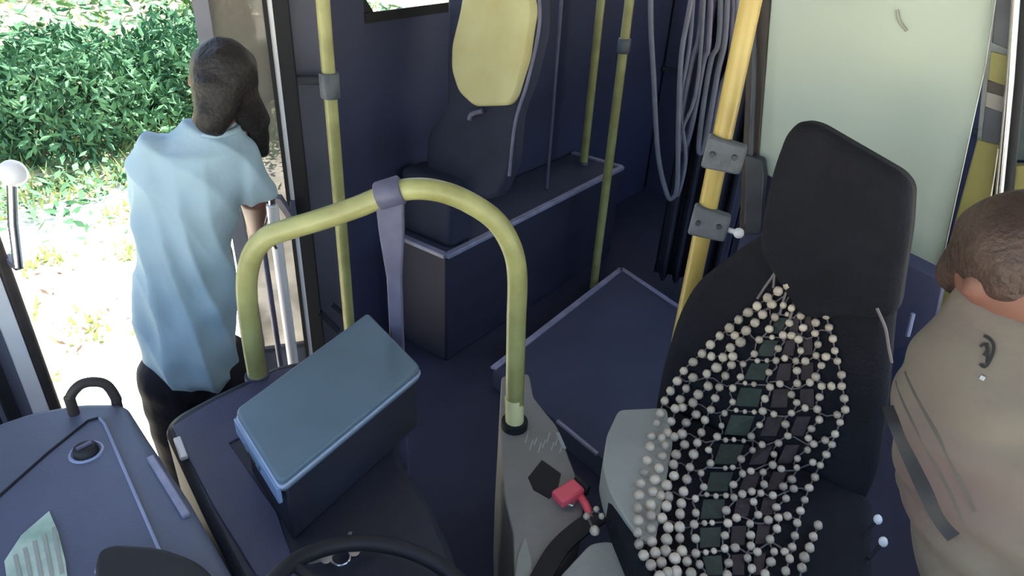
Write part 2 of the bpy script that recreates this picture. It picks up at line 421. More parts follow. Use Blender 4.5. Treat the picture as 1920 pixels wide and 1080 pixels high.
g = G(); g.tube([PT(35, 500, 2.10), PT(25, 420, 2.10), PT(22, 345, 2.10)], .013, 10); hd = g.obj('grab_bar', 'chrome', dr1, 0, True)
G().ball(PT(24, 325, 2.10), .036).obj('bar_knob', 'white_metal', hd, 0, True)
G().bar(PT(35, 500, 2.10), PT(35, 500, 2.10) + DR * .08, .02, .02).obj('bar_bracket', 'door_grey', hd)
# rear leaf, folded in, standing beside the passenger
def vpost(px, py, D, z0, z1, wd, dp, ang=0):
    p = PD(px, py, D); a = V((p.x, p.y, 0)); x = V((cos(ang), sin(ang), 0)); y = V((-sin(ang), cos(ang), 0))
    return G().prism([a - x * wd / 2 - y * dp / 2 + ZZ * z0, a + x * wd / 2 - y * dp / 2 + ZZ * z0, a + x * wd / 2 + y * dp / 2 + ZZ * z0, a - x * wd / 2 + y * dp / 2 + ZZ * z0], (0, 0, z1 - z0))
Q = radians(12)
g = vpost(556, 420, 2.62, -.18, 2.18, .03, .04, Q); dr2 = struct(g, 'door_2', 'white_metal', "folded rear leaf of the entrance door beside the passenger's arm")
vpost(548, 420, 2.62, -.18, 2.18, .014, .05, Q).obj('rubber_seal', 'rubber', dr2)
vpost(572, 420, 2.62, -.18, 2.18, .05, .05, Q).obj('rubber_seal', 'rubber', dr2)
vpost(446, 420, 2.62, -.18, 2.18, .05, .04, Q).obj('stile', 'door_grey', dr2)
a = PD(446, 420, 2.62); b = PD(552, 420, 2.62); a.z = b.z = .30
G().prism([a, b, b + ZZ * 1.8, a + ZZ * 1.8], V((.3, .9, 0)).normalized() * .008).obj('pane', 'door_glass', dr2)
a2 = a.copy(); b2 = b.copy(); a2.z = b2.z = -.18
G().prism([a2, b2, b2 + ZZ * .5, a2 + ZZ * .5], V((.3, .9, 0)).normalized() * .03).obj('kick_panel', 'door_grey', dr2)
# white grab rail on the rear leaf
e = thing('door_grab_rail', PD(556, 672, 2.45) * 1, 'thick white vertical grab rail in front of the rear door leaf', 'grab rail')
g = G(); p = PD(531, 540, 2.45); q0 = V((p.x, p.y, -.19)); top = PD(506, 385, 2.45); g.tube([q0, V((p.x, p.y, .6)), V((p.x, p.y, top.z))], .021, 12); g.obj('rail', 'white_metal', e, 0, True)
g = G(); g.tube(smoothpath([V((p.x, p.y, top.z)), PD(508, 362, 2.45), PD(500, 347, 2.47), PD(494, 362, 2.50), PD(500, 395, 2.52), PD(486, 440, 2.52), PD(476, 470, 2.52)], 6), .012, 10); g.obj('curved_end', 'chrome', e, 0, True)
g = G(); g.bar(PD(520, 368, 2.48), PD(551, 415, 2.60), .03, .02); g.bar(PD(551, 415, 2.6), PD(548, 375, 2.6), .03, .02); g.obj('bracket', 'violet_grey', e, .003)
e = thing('actuator_rod', PD(526, 672, 2.40), 'slim violet-grey door actuator rod left of the white grab rail', 'door arm')
g = G(); p = PD(508, 560, 2.40); tp = PD(490, 470, 2.4); g.tube([V((p.x, p.y, -.19)), V((p.x, p.y, tp.z))], .011, 10); g.obj('shaft', 'violet_grey', e, 0, True)
g = G(); g.tube([V((p.x, p.y, tp.z)), PD(470, 452, 2.45)], .012, 8); g.obj('pivot', 'chrome', e, 0, True)
# grey door post panel
e = thing('door_post', V((PD(610, 500, 2.72).x, PD(610, 500, 2.72).y, 0)), 'flat grey post panel between the door and the yellow pole', 'post')
vpost(602, 420, 2.74, 0, 2.4, .12, .05, Q).obj('panel', 'post_grey', e, .006)
vpost(577, 420, 2.70, 0, 2.4, .016, .05, Q).obj('edge_strip', 'chrome', e, .003)
g = G(); g.bar(PD(545, 150, 2.66), PD(600, 150, 2.66), .03, .03); g.obj('cross_bracket', 'steel_dark', e, .004)
g = G(); g.bar(PD(600, 585, 2.60), PD(634, 620, 2.60), .02, .02); g.bar(PD(622, 570, 2.62), PD(648, 592, 2.62), .02, .015); g.obj('foot_clips', 'chrome', e)

# ================================================================== POLES
def pole(px, py, D, z0, z1, r, m, lab, clamps=(), name='grab_pole', grp='yellow grab poles'):
    p = PD(px, py, D) if D else PZ(px, py, z0)
    D = hypot(p.x, p.y); e = thing(name, V((p.x, p.y, z0)), lab, 'pole', grp)
    g = G(); n = 14
    g.tube([V((p.x, p.y, z0 + (z1 - z0) * k / 6)) for k in range(7)], r, n); g.obj('tube', m, e, 0, True)
    g = G(); g.tube([V((p.x, p.y, z0)), V((p.x, p.y, z0 + .02))], r * 1.15, 16); g.obj('floor_flange', 'grey_clamp', e, 0, True)
    g = G(); g.tube([V((p.x, p.y, z1 - .02)), V((p.x, p.y, z1))], r * 1.9, 16); g.obj('ceiling_flange', 'grey_clamp', e, 0, True)
    for (cpx, cpy, h, rr) in clamps:
        c = PD(cpx, cpy, D); z = c.z; g = G()
        g.tube([V((p.x, p.y, z - h / 2)), V((p.x, p.y, z - h / 2 + .006)), V((p.x, p.y, z + h / 2 - .006)), V((p.x, p.y, z + h / 2))], [rr * .92, rr, rr, rr * .92], 16); g.obj('joint', 'grey_clamp', e, 0, True)
    return e, p
pole(632, 330, 2.60, 0, ZC, .024, 'yellow_tube', 'yellow pole next to the grey door post', [(608, 160, .09, .036)])
eR, pR = pole(1352, 270, 2.00, 0, ZC, .028, 'amber_tube', "thick amber-yellow pole beside the driver's headrest with two grey clamps")
for (y, x) in ((285, 1372), (412, 1342)):
    c = PD(x, y, 2.0); z = c.z
    vd = V((pR.x, pR.y, 0)).normalized(); rd = V((vd.y, -vd.x, 0))
    g = G(); p0 = V((pR.x, pR.y, z)) + rd * .012
    g.prism(round_poly([p0 - rd * .055 - ZZ * .045, p0 + rd * .055 - ZZ * .05, p0 + rd * .06 + ZZ * .03, p0 - rd * .05 + ZZ * .05], .012), vd * .04)
    g.v = [v - vd * .045 for v in g.v]; cl = g.obj('clamp', 'grey_clamp', eR, .006)
    for q in (-.03, .03):
        g = G(); bp = p0 + rd * q - vd * .045; g.tube([bp - vd * .008, bp + vd * .01], .008, 8); g.obj('bolt', 'steel_dark', cl, 0, True)
g = G(); bp = PD(1385, 437, 1.97); g.ball(bp, .016); g.cap(bp, PD(1345, 425, 1.99), .008, .008); g.obj('clamp_knob', 'white_metal', eR, 0, True)
pole(1094, 308, 0, .602, ZC, .024, 'yellow_tube', 'yellow pole standing on the rear corner of the seat platform')
pole(1130, 400, 3.66, 0, ZC, .024, 'yellow_tube', 'yellow pole standing on the floor beside the seat platform corner', [(1160, 85, .07, .033)])
pole(1041, 150, 3.72, .602, ZC, .010, 'violet_grey', 'thin grey pole behind the passenger seat', name='thin_pole', grp=None)

# ================================================================== SEAT PLATFORM AND PASSENGER SEAT
zp = .60
cs = [(2.10, 1.91), (3.72, 1.91), (3.72, 2.29), (2.10, 2.29)]
e = thing('seat_platform', B(2.9, 2.1, 0), 'raised dark platform with pale edge trim under the passenger seat', 'platform')
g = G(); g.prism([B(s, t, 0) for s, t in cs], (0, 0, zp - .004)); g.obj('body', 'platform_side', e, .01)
G().bbox(2.12, 3.70, 1.93, 2.28, zp - .004, zp).obj('mat', 'cab_floor', e)
for nm, a, b in (('edge_trim', (2.10, 1.91), (3.72, 1.91)), ('edge_trim', (2.10, 1.91), (2.10, 2.28)), ('edge_trim', (3.72, 1.91), (3.72, 2.28))):
    g = G(); g.bar(B(*a, zp), B(*b, zp), .035, .022); g.obj(nm, 'trim', e, .004)
n_ = (-LN + ZZ * .12).normalized()
c_ = PS(920, 200, 2.30)
e = thing('passenger_seat', B(2.3, 2.1, zp), 'dark navy passenger seat with a yellow headrest behind the front door', 'seat')
out = [(838, -60), (1012, -60), (1014, 60), (992, 150), (968, 215), (962, 300), (935, 372), (825, 382), (796, 330), (800, 250), (836, 205)]
g = G(); g.prism(round_poly([PP(x, y, c_, n_) for x, y in out], .05, 5), -n_ * .08); g.obj('backrest', 'navy_seat', e, .02)
yl = [(872, -50), (988, -50), (999, 20), (986, 110), (964, 182), (952, 198), (888, 200), (858, 172), (845, 130), (846, 85), (862, 20)]
g = G(); g.prism(round_poly([PP(x, y, c_ + n_ * .035, n_) for x, y in yl], .03, 4), -n_ * .05); g.obj('headrest', 'headrest_yellow', e, .012)
g = G(); g.prism(round_poly([B(2.16, 1.94, zp), B(2.33, 1.94, zp), B(2.33, 2.26, zp), B(2.16, 2.26, zp)], .03), (0, 0, .32)); g.obj('folded_cushion', 'navy_seat', e, .03, seg=3)
g = G(); g.tube(smoothpath([PP(905, 208, c_ + n_ * .02, n_), PP(885, 214, c_ + n_ * .03, n_), PP(880, 224, c_ + n_ * .03, n_)], 4), .012, 8); g.obj('headrest_bracket', 'violet_grey', e, 0, True)
g = G(); g.tube(smoothpath([PP(1005, -60, c_ + n_ * .03, n_), PP(1012, 40, c_ + n_ * .03, n_), PP(990, 150, c_ + n_ * .03, n_), PP(966, 230, c_ + n_ * .03, n_), PP(955, 330, c_ + n_ * .03, n_)], 5), .007, 8); g.obj('piping', 'violet_grey', e, 0, True)

# ================================================================== CAB PLATFORM
e = thing('cab_platform', PZ(1130, 680, 0), "low navy cab platform with pale edge trim beside the driver's seat", 'platform')
zc = .10
cp = [B(1.95, .95, 0), B(2.12, 1.645, 0), B(3.36, 1.645, 0), B(3.20, 1.18, 0), B(3.15, .2, 0), B(1.4, .2, 0)]
cp = [PZ(x, y, zc) for x, y in ((925, 692), (1165, 505), (1272, 577), (1420, 700), (1300, 1000), (1120, 852), (1045, 790))]
for p in cp: p.z = 0
g = G(); g.prism(cp, (0, 0, zc)); g.obj('deck', 'cab_floor', e)
for a, b in ((0, 1), (1, 2), (5, 6)):
    g = G(); g.bar(cp[a] + ZZ * (zc + .002), cp[b] + ZZ * (zc + .002), .032 if a < 2 else .014, .012); g.obj('edge_trim', 'trim', e)

# ================================================================== CENTRE CONSOLE AND TICKET MACHINE
zk = .80
cn = [(306, 800), (330, 775), (400, 738), (520, 682), (640, 662), (735, 690), (740, 760), (752, 860), (800, 930), (850, 1030), (872, 1150), (860, 1260), (520, 1260), (450, 1100), (380, 960)]
e = thing('centre_console', V((PZ(600, 900, zk).x, PZ(600, 900, zk).y, 0)), 'dark violet console block under the ticket machine', 'console')
pl = [PZ(x, y, zk) for x, y in cn]
g = G(); g.prism(round_poly(pl, .04, 4), (0, 0, -zk)); g.obj('body', 'console_dark', e, .02)
sl_ = [(322, 800), (400, 752), (520, 694), (640, 672), (560, 760), (430, 830), (520, 960), (560, 1080), (480, 1080), (400, 950)]
g = G(); g.prism([PZ(x, y, zk + .004) for x, y in sl_], (0, 0, -.006)); g.obj('lit_top_patch', 'console', e, .003)  # lighter patch paints the windscreen light on the console top
g = G(); g.bar(PZ(332, 822, zk + .01), PZ(346, 860, zk + .01), .018, .012); g.obj('bright_catch', 'white_metal', e, .003)
g = G(); g.bar(PZ(662, 872, zk + .008), PZ(700, 846, zk + .008), .012, .006); g.obj('bright_slot', 'violet_grey', e)
# ticket machine
zt = 1.0
e = thing('ticket_machine', V((PZ(610, 740, zt).x, PZ(610, 740, zt).y, zk)), 'blue-grey box-shaped ticket machine with a flat lid on the console', 'ticket machine')
tp = [PZ(x, y, zt) for x, y in ((690, 585), (790, 688), (525, 905), (440, 768))]
cen = sum(tp, V()) / 4
ped = [cen + (p - cen) * .95 for p in tp]
g = G(); g.prism([p - ZZ * .036 for p in ped], (0, 0, -(zt - .036 - zk))); g.obj('pedestal', 'console_dark', e, .008)  # dark colour also carries the shade of the long side
g = G(); g.prism(round_poly([p - ZZ * .024 for p in tp], .02, 4), (0, 0, -.014)); g.obj('body', 'ticket_lid', e, .006)
g = G(); g.prism(round_poly([cen + (p - cen) * 1.015 - ZZ * .016 for p in tp], .02, 4), (0, 0, -.010)); g.obj('rim', 'ticket_edge', e, .003)
g = G(); g.prism(round_poly(tp, .02, 4), (0, 0, -.018)); g.obj('lid', 'ticket_lid', e, .006)
fa, fb = tp[3], tp[2]; fd = (fb - fa).normalized(); fn = fd.cross(ZZ)
if fn.dot(cen - fa) > 0: fn = -fn
g = G(); g.bar(fa + (fb - fa) * .02 - ZZ * .042 + fn * .003, fb - (fb - fa) * .02 - ZZ * .042 + fn * .003, .010, .046); g.obj('lit_end_plate', 'ticket_lit_end', e, .003)  # same casing as the rest; the pale colour is painted light
g = G(); m0 = fa + (fb - fa) * .30 - ZZ * .042 + fn * .008; m1 = fa + (fb - fa) * .62 - ZZ * .042 + fn * .008; g.bar(m0, m1, 0.008, .014); g.obj('coin_slot_plate', 'ticket_lid', e)
g = G(); g.bar(fa + (fb - fa) * .40 - ZZ * .042 + fn * .013, fa + (fb - fa) * .55 - ZZ * .042 + fn * .013, .004, .005); g.obj('slot', 'black', e)

# ================================================================== BARRIER HOOP
hp0 = PD(965, 790, 1.68); hp1 = PD(485, 715, 1.78)
hn = (hp1 - hp0); hn.z = 0; hn = hn.normalized().cross(ZZ)
e = thing('barrier_hoop', V((hp0.x, hp0.y, .0)), 'yellow tubular barrier hoop arching behind the ticket machine', 'barrier')
hpx = [(965, 790), (966, 700), (968, 600), (970, 520), (960, 465), (930, 415), (880, 380), (830, 360), (780, 354), (735, 362), (670, 388), (600, 412), (540, 430), (500, 445), (475, 475), (463, 520), (465, 580), (474, 650), (485, 715), (492, 760)]
hp = [PP(x, y, hp0, hn) for x, y in hpx]
g = G(); g.tube(smoothpath(hp, 5), .0285, 14); g.obj('tube', 'yellow_tube', e, 0, True)
g = G(); g.tube([PP(964, 745, hp0, hn), PP(965, 765, hp0, hn), hp0 - ZZ * .005], .0295, 14); g.obj('sun_glint_foot', 'glint_yellow', e, 0, True)  # pale sleeve paints the sun glint on the hoop's foot
g = G(); g.tube([hp0 - ZZ * .03, hp0 + ZZ * .004], .042, 16); g.obj('foot_socket', 'rubber', e, 0, True)
lf = hp[-1]; g = G(); g.tube([V((lf.x, lf.y, zk - .01)), V((lf.x, lf.y, zk + .008))], .036, 16); g.obj('foot_socket', 'console', e, 0, True)
# clamp and tapered support
cl = PP(731, 362, hp0, hn); tdir = (PP(700, 374, hp0, hn) - PP(760, 356, hp0, hn)).normalized()
g = G(); g.tube([cl - tdir * .034, cl - tdir * .03, cl + tdir * .03, cl + tdir * .034], [.034, .038, .038, .034], 16); g.obj('clamp', 'violet_grey', e, 0, True)
sp = [PP(731, 370, hp0, hn), PP(735, 430, hp0, hn), PP(740, 520, hp0, hn), PP(745, 640, hp0, hn)]
sp += [V((sp[-1].x, sp[-1].y, .0))]
hx = (hp1 - hp0); hx.z = 0; hx.normalize()
rings = []
for p, wd in zip(sp, (.036, .033, .021, .020, .02)):
    rings.append([p + hx * wd + hn * wd * .6, p - hx * wd + hn * wd * .6, p - hx * wd - hn * wd * .6, p + hx * wd - hn * wd * .6])
g = G(); g.loft(rings); g.obj('support_post', 'violet_grey', e, .006)

# ================================================================== DASHBOARD
zd = .95
e = thing('dashboard', V((PZ(150, 950, zd).x, PZ(150, 950, zd).y, 0)), 'grey-blue front dashboard with a rounded far edge at lower left', 'dashboard')
do = [(-160, 880), (-60, 812), (0, 788), (60, 768), (150, 752), (235, 752), (275, 815), (350, 925), (450, 1100), (400, 1260), (-260, 1260)]
g = G(); g.prism(round_poly([PZ(x, y, zd) for x, y in do], .03, 4), (0, 0, -zd)); g.obj('body', 'dash', e, .035, seg=4)
pn = [(-40, 962), (0, 930), (90, 850), (165, 790), (186, 784), (196, 795), (250, 920), (322, 1085), (340, 1150), (-120, 1150)]
ip = [PZ(x, y, zd + .006) for x, y in pn]
g = G(); g.prism(round_poly(ip, .015, 3), (0, 0, -.012)); pa = g.obj('panel', 'dash_panel', e, .004)
g = G(); g.tube([p + ZZ * .001 for p in ip[:5]], .0035, 6); g.obj('dark_joint', 'rubber', pa)
g = G(); g.tube([p + ZZ * .001 for p in ip[4:8]], .0035, 6); g.obj('pale_joint', 'dash_line', pa)
kb = PZ(162, 848, zd + .006)
g = G(); g.tube([kb, kb + ZZ * .014, kb + ZZ * .018], [.026, .024, .018], 18); kn = g.obj('lock_knob', 'black', pa, 0, True)
g = G(); g.bar(kb + ZZ * .02 - LN * .016, kb + ZZ * .02 + LN * .016, .008, .006); g.obj('key_slot', 'violet_grey', kn)
g = G(); g.tube([kb + V((cos(a) * .032, sin(a) * .032, 0)) for a in [2 * pi * k / 20 for k in range(20)]], .004, 6, True); g.obj('knob_ring', 'dash_line', kn, 0, True)
pp = [PZ(x, y, zd + .012) for x, y in ((8, 1052), (40, 1003), (92, 958), (108, 995), (122, 1050), (130, 1110), (20, 1140))]
g = G(); g.prism(pp, (0, 0, -.004)); st = g.obj('sticker', 'paper', e)
for k in range(5):
    a = PZ(28 + k * 18, 1040 - k * 13, zd + .0135); b = PZ(40 + k * 19, 1095 - k * 5, zd + .0135); g = G(); g.bar(a, b, .006, .001); g.obj('faded_print', 'seat_grey', st)
g = G(); g.bar(PZ(282, 858, zd + .004), PZ(350, 968, zd + .004), .016, .012); g.obj('edge_strip', 'trim', e, .003)
# small handle loop behind the dashboard
h = [PD(135, 762, 1.62), PD(133, 742, 1.62), PD(150, 722, 1.62), PD(175, 716, 1.62), PD(200, 722, 1.62), PD(218, 748, 1.62), PD(222, 768, 1.62)]
e2 = thing('dash_handle', V((h[3].x, h[3].y, zd - .05)), 'small dark bent handle rising behind the dashboard', 'handle')
g = G(); g.tube(smoothpath([h[0] - ZZ * .25] + h + [h[-1] - ZZ * .25], 5), .012, 10); g.obj('loop', 'brown_post', e2, 0, True)
for q in (h[0], h[-1]): g = G(); g.tube([q - ZZ * .3, q - ZZ * .25], .02, 10); g.obj('mount', 'rubber', e2, 0, True)
# black rounded housing on the dashboard at the bottom edge
hs = [PZ(x, y, zd + .07) for x, y in ((176, 1060), (186, 1028), (215, 1018), (300, 1024), (372, 1050), (420, 1100), (440, 1180), (180, 1180))]
e2 = thing('black_display_housing', sum(hs, V()) / 8 - ZZ * .07, 'black rounded housing on the dashboard at the bottom edge', 'housing')
g = G(); g.prism(round_poly(hs, .03, 4), (0, 0, -.072)); g.obj('shell', 'black', e2, .015, seg=3)
g = G(); g.tube([hs[0] - ZZ * .02, hs[1] - ZZ * .02, hs[2] - ZZ * .02], .004, 6); g.obj('bright_edge', 'dash_line', e2)
# steering wheel
wc = PZ(705, 1150, .93); e = thing('steering_wheel', V((wc.x, wc.y, zk)), 'black steering wheel half cut off by the bottom edge', 'steering wheel')
wn = (V((LN.x, LN.y, 0)) * .35 + ZZ).normalized(); wx = DR; wy = wn.cross(wx)
R_ = .20
g = G(); g.tube([wc + (wx * cos(a) + wy * sin(a)) * R_ for a in [2 * pi * k / 40 for k in range(40)]], .017, 10, True); g.obj('rim', 'black', e, 0, True)
g = G(); g.tube([wc - wn * .06, wc - wn * .02, wc - wn * .01], [.06, .065, .05], 18); g.obj('hub', 'black', e, 0, True)
for a in (0.2, 2.3, 4.4):
    g = G(); g.cap(wc - wn * .02, wc + (wx * cos(a) + wy * sin(a)) * (R_ - .005), .016, .011, 8); g.obj('spoke', 'black', e, 0, True)
g = G(); g.tube([wc - wn * .05, wc - wn * .20], .035, 12); g.obj('column', 'black', e, 0, True)
# key ring in the console
k0 = PZ(640, 1052, zk + .01)
e = thing('key_bunch', k0, 'small bunch of keys glinting beside the steering wheel', 'keys')
g = G(); g.tube([k0 + ZZ * .012 + V((cos(a) * .02, sin(a) * .02, 0)) for a in [2 * pi * k / 16 for k in range(16)]], .0025, 6, True); g.obj('ring', 'chrome', e, 0, True)
for a in (.5, 1.5, 3.4):
    d = V((cos(a), sin(a), 0)); g = G(); g.bar(k0 + ZZ * .012 + d * .02, k0 + ZZ * .010 + d * .07, .009, .003); g.tube([k0 + ZZ * .009 + d * .03, k0 + ZZ * .014 + d * .03], .012, 10); g.obj('key', 'chrome', e)

# ================================================================== SIDE CABINET WITH BELT BUCKLE
zs = .61
ca = [(940, 705), (992, 700), (1000, 745), (1045, 800), (1060, 840), (1085, 905), (1095, 945), (1090, 1000), (1010, 1090), (965, 1100), (962, 1000), (945, 930), (938, 800)]
e = thing('side_cabinet', V((PZ(1010, 880, zs).x, PZ(1010, 880, zs).y, 0)), "narrow grey cabinet between the aisle and the driver's seat carrying the hoop foot", 'cabinet')
g = G(); g.prism(round_poly([PZ(x, y, zs) for x, y in ca], .02, 3), (0, 0, -zs)); cb = g.obj('body', 'cabinet', e, .012)
g = G(); g.prism([PZ(x, y, zs + .002) for x, y in ((990, 895), (1016, 862), (1052, 888), (1046, 915), (1030, 935), (1000, 918))], (0, 0, -.006)); g.obj('dark_recess', 'black', e)
for k in range(9):
    x = 985 + k * 8; y = 838 + (k * 37) % 23 - 8
    g = G(); g.bar(PZ(x, y, zs + .001), PZ(x + 6, y - 22 + (k * 13) % 9, zs + .001), .004, .0015); g.obj('scuff_mark', 'white_scuff', cb)
g = G(); g.bar(PZ(1045, 812, zs), PZ(1058, 842, zs), .012, .006); g.obj('bright_chip', 'white_scuff', cb)
g = G(); g.prism([PZ(x, y, zs + .004) for x, y in ((965, 1090), (972, 1040), (985, 1005), (995, 1045), (1000, 1095))], (0, 0, -.006)); g.obj('corner_plate', 'seat_grey', e)

e = thing('belt_buckle', PZ(1065, 925, zs), 'red seat belt buckle on the grey side cabinet', 'buckle')
ba, bb = PZ(1044, 938, zs + .03), PZ(1086, 912, zs + .035)
g = G(); g.bar(ba, bb, .052, .030); g.obj('red_button', 'red_plastic', e, .007)
g = G(); g.bar(bb, bb + (bb - ba) * .22 - ZZ * .004, .056, .034); g.obj('back_shell', 'black', e, .006)
g = G(); g.bar(PZ(1068, 950, zs + .02), PZ(1080, 930, zs + .02), .02, .014); g.obj('metal_tongue', 'chrome', e, .003)
g = G(); g.tube(smoothpath([PZ(1085, 925, zs + .02), PZ(1100, 950, zs + .02), PZ(1110, 975, zs + .015)], 4), .012, 8); g.obj('stalk', 'red_plastic', e, 0, True)
e = thing('belt_webbing', PZ(1060, 1030, zs), 'black belt webbing slanting from the buckle to the bottom edge', 'belt')
g = G(); wp = smoothpath([PZ(1125, 965, zs + .03), PZ(1085, 992, zs + .02), PZ(1045, 1030, zs + .016), PZ(1010, 1090, zs + .014), PZ(980, 1150, zs + .012)], 6)
vs = []; fs = []
for i, p in enumerate(wp):
    t = (wp[min(i + 1, len(wp) - 1)] - wp[max(i - 1, 0)]).normalized(); x = t.cross(ZZ).normalized() * .026
    vs += [p + x, p - x, p - x - ZZ * .008, p + x - ZZ * .008]
for i in range(len(wp) - 1):
    for k in range(4): a = i * 4 + k; b = i * 4 + (k + 1) % 4; fs.append([a, b, b + 4, a + 4])
fs += [[3, 2, 1, 0], [len(vs) - 4, len(vs) - 3, len(vs) - 2, len(vs) - 1]]
g.add(vs, fs); g.obj('strap', 'black', e, 0, True)

# ================================================================== DRIVER'S SEAT
bn = (-LN + ZZ * .17).normalized()                      # backrest normal, towards the windscreen
bc = PZ(1400, 800, .80)                                 # where backrest meets cushion
zq = .76
e = thing('driver_seat', V((PZ(1400, 900, zq).x, PZ(1400, 900, zq).y, .0)), "black high-backed driver's seat seen from the front", 'seat')
bo = [(1450, 425), (1380, 470), (1300, 532), (1268, 590), (1238, 690), (1222, 780), (1240, 850), (1600, 980), (1640, 900), (1660, 760), (1672, 600), (1690, 500), (1600, 400)]
bp_ = [PP(x, y, bc, bn) for x, y in bo]
g = G(); g.prism(round_poly(bp_, .05, 4), -bn * .10); g.obj('backrest', 'seat_black', e, .03, seg=3)
ho = [(1418, 470), (1432, 380), (1446, 318), (1470, 252), (1496, 226), (1528, 232), (1690, 326), (1710, 352), (1706, 430), (1690, 530), (1680, 600), (1500, 600)]
g = G(); g.prism(round_poly([PP(x, y, bc + bn * .03, bn) for x, y in ho], .035, 4), -bn * .11); g.obj('headrest', 'seat_black', e, .025, seg=3)
cu = [(1165, 772), (1260, 758), (1640, 930), (1640, 1090), (1560, 1260), (1260, 1250), (1195, 1060), (1150, 955), (1130, 880), (1140, 815)]
cq = [PZ(x, y, zq) for x, y in cu]
g = G(); g.prism(round_poly(cq, .04, 4), (0, 0, -.12)); g.obj('cushion', 'seat_black', e, .025, seg=3)
gs = [(1160, 768), (1250, 764), (1262, 830), (1228, 1020), (1200, 1010), (1170, 968), (1142, 920), (1130, 870), (1138, 815)]
g = G(); g.prism(round_poly([PZ(x, y, zq + .012) for x, y in gs], .02, 3), (0, 0, -.10)); g.obj('grey_side_bolster', 'seat_grey', e, .012)
gb = [(1108, 1018), (1150, 1014), (1195, 1090), (1240, 1180), (1000, 1190), (1050, 1080)]
g = G(); g.prism(round_poly([PZ(x, y, .66) for x, y in gb], .02, 3), (0, 0, -.16)); g.obj('adjuster_cover', 'seat_grey', e, .01)
g = G(); q = PZ(1400, 960, zq); g.prism([q + LN * a + DR * b - ZZ * .12 for a, b in ((-.2, -.2), (.2, -.2), (.2, .2), (-.2, .2))], (0, 0, -(zq - .12))); g.obj('suspension_base', 'black', e, .02)
g = G(); g.tube(smoothpath([PZ(1150, 985, .70), PZ(1170, 1010, .72), PZ(1195, 1040, .74), PZ(1240, 1090, .74)], 4), .008, 8); g.obj('adjuster_lever', 'steel_dark', e, 0, True)
# right belt strip on the seat edge
g = G(); b0 = PP(1572, 730, bc + bn * .008, bn); b1 = PP(1600, 860, bc + bn * .008, bn)
# ------- beaded cover
def seatpt(px, py, off=.012):
    p = PP(px, py, bc + bn * off, bn)
    if p.z < zq + off: p = PZ(px, py, zq + off)
    return p
e = thing('beaded_seat_cover', seatpt(1400, 1000, 0), "net of wooden beads draped over the driver's seat", 'seat cover')
Ledge = [(1478, 535), (1400, 585), (1340, 640), (1285, 690), (1245, 750), (1222, 820), (1205, 890), (1194, 960), (1200, 1030), (1240, 1085)]
Redge = [(1500, 540), (1548, 588), (1562, 640), (1576, 700), (1586, 765), (1560, 830), (1528, 890), (1505, 945), (1490, 1010), (1470, 1085)]
def lerp2(P, b):
    k = b * (len(P) - 1); i = min(int(k), len(P) - 2); f = k - i
    return (P[i][0] * (1 - f) + P[i + 1][0] * f, P[i][1] * (1 - f) + P[i + 1][1] * f)
def mp(a, b):
    l = lerp2(Ledge, b); r = lerp2(Redge, b); f = (a + 1) / 2
    # sag across the width
    return (l[0] + (r[0] - l[0]) * f, l[1] + (r[1] - l[1]) * f + 14 * sin(pi * f) * (1 - b))
bmesh_ = G().ball((0, 0, 0), 1, 8, 4).mesh('bead', V((0, 0, 0))); bmesh_.materials.append(MATS['bead'])
bmesh_.polygons.foreach_set('use_smooth', [True] * len(bmesh_.polygons))
nb = 0; placed = []
ORGb = world_org(e)
bead_rest = G()
def bead(px, py, r, sq=1):
    global nb
    for (x, y) in placed:
        if hypot(px - x, py - y) < 14: return
    placed.append((px, py))
    p = seatpt(px, py, .004 + r)
    if nb >= 300: bead_rest.ball(p, r, 8, 4); nb += 1; return
    o = bpy.data.objects.new('bead', bmesh_); COL.objects.link(o); o.parent = e; o.location = p - ORGb
    o.scale = (r * random.uniform(.92, 1.08), r * random.uniform(.92, 1.08), r * sq); nb += 1
def chain(pts, step, r):
    """beads along a pixel path, plus a cord"""
    acc = 0; last = pts[0]; bead(*last, r)
    for i in range(1, len(pts)):
        x0, y0 = pts[i - 1]; x1, y1 = pts[i]; d = hypot(x1 - x0, y1 - y0); t = 0
        while acc + (d - t) >= step:
            t += step - acc; acc = 0; bead(x0 + (x1 - x0) * t / d + random.uniform(-2, 2), y0 + (y1 - y0) * t / d + random.uniform(-2, 2), r * random.uniform(.92, 1.08))
        acc += d - t
    g = G(); g.tube([seatpt(x, y, .006) for x, y in pts], .0022, 5); g.obj('cord', 'cord', e)
cols = (-1, -.66, -.30, .10, .42, .72, 1)
NR = 11
for ci, a in enumerate(cols):
    pts = []
    for k in range(41):
        b = k / 40; wob = .05 * sin(b * NR * 2 * pi) * (1 if ci % 2 else -1) if 0 < ci < 6 else 0
        pts.append(mp(a + wob, b))
    chain(pts, 23 if ci not in (2, 3) else 28, .0140 if ci < 2 else .0108)
chain([mp(-.84, .36 + .64 * k / 24) for k in range(25)], 23, .0140)
chain([mp(-.48, .30 + .70 * k / 24) for k in range(25)], 23, .0130)
for k in range(NR + 1):
    b = (k + .02) / (NR + .02)
    if k == NR: continue
    chain([mp(-1 + j / 10 * 1.0, min(1, b + .012 * sin(j * 1.3))) for j in range(0, 8)], 21, .0136)
    chain([mp(-.30 + j / 6 * .4, b) for j in range(7)], 17, .0075)
    chain([mp(.10 + j / 10 * .9, min(1, b + .014 * sin(j * 1.1 + k))) for j in range(0, 11)], 21, .0108)
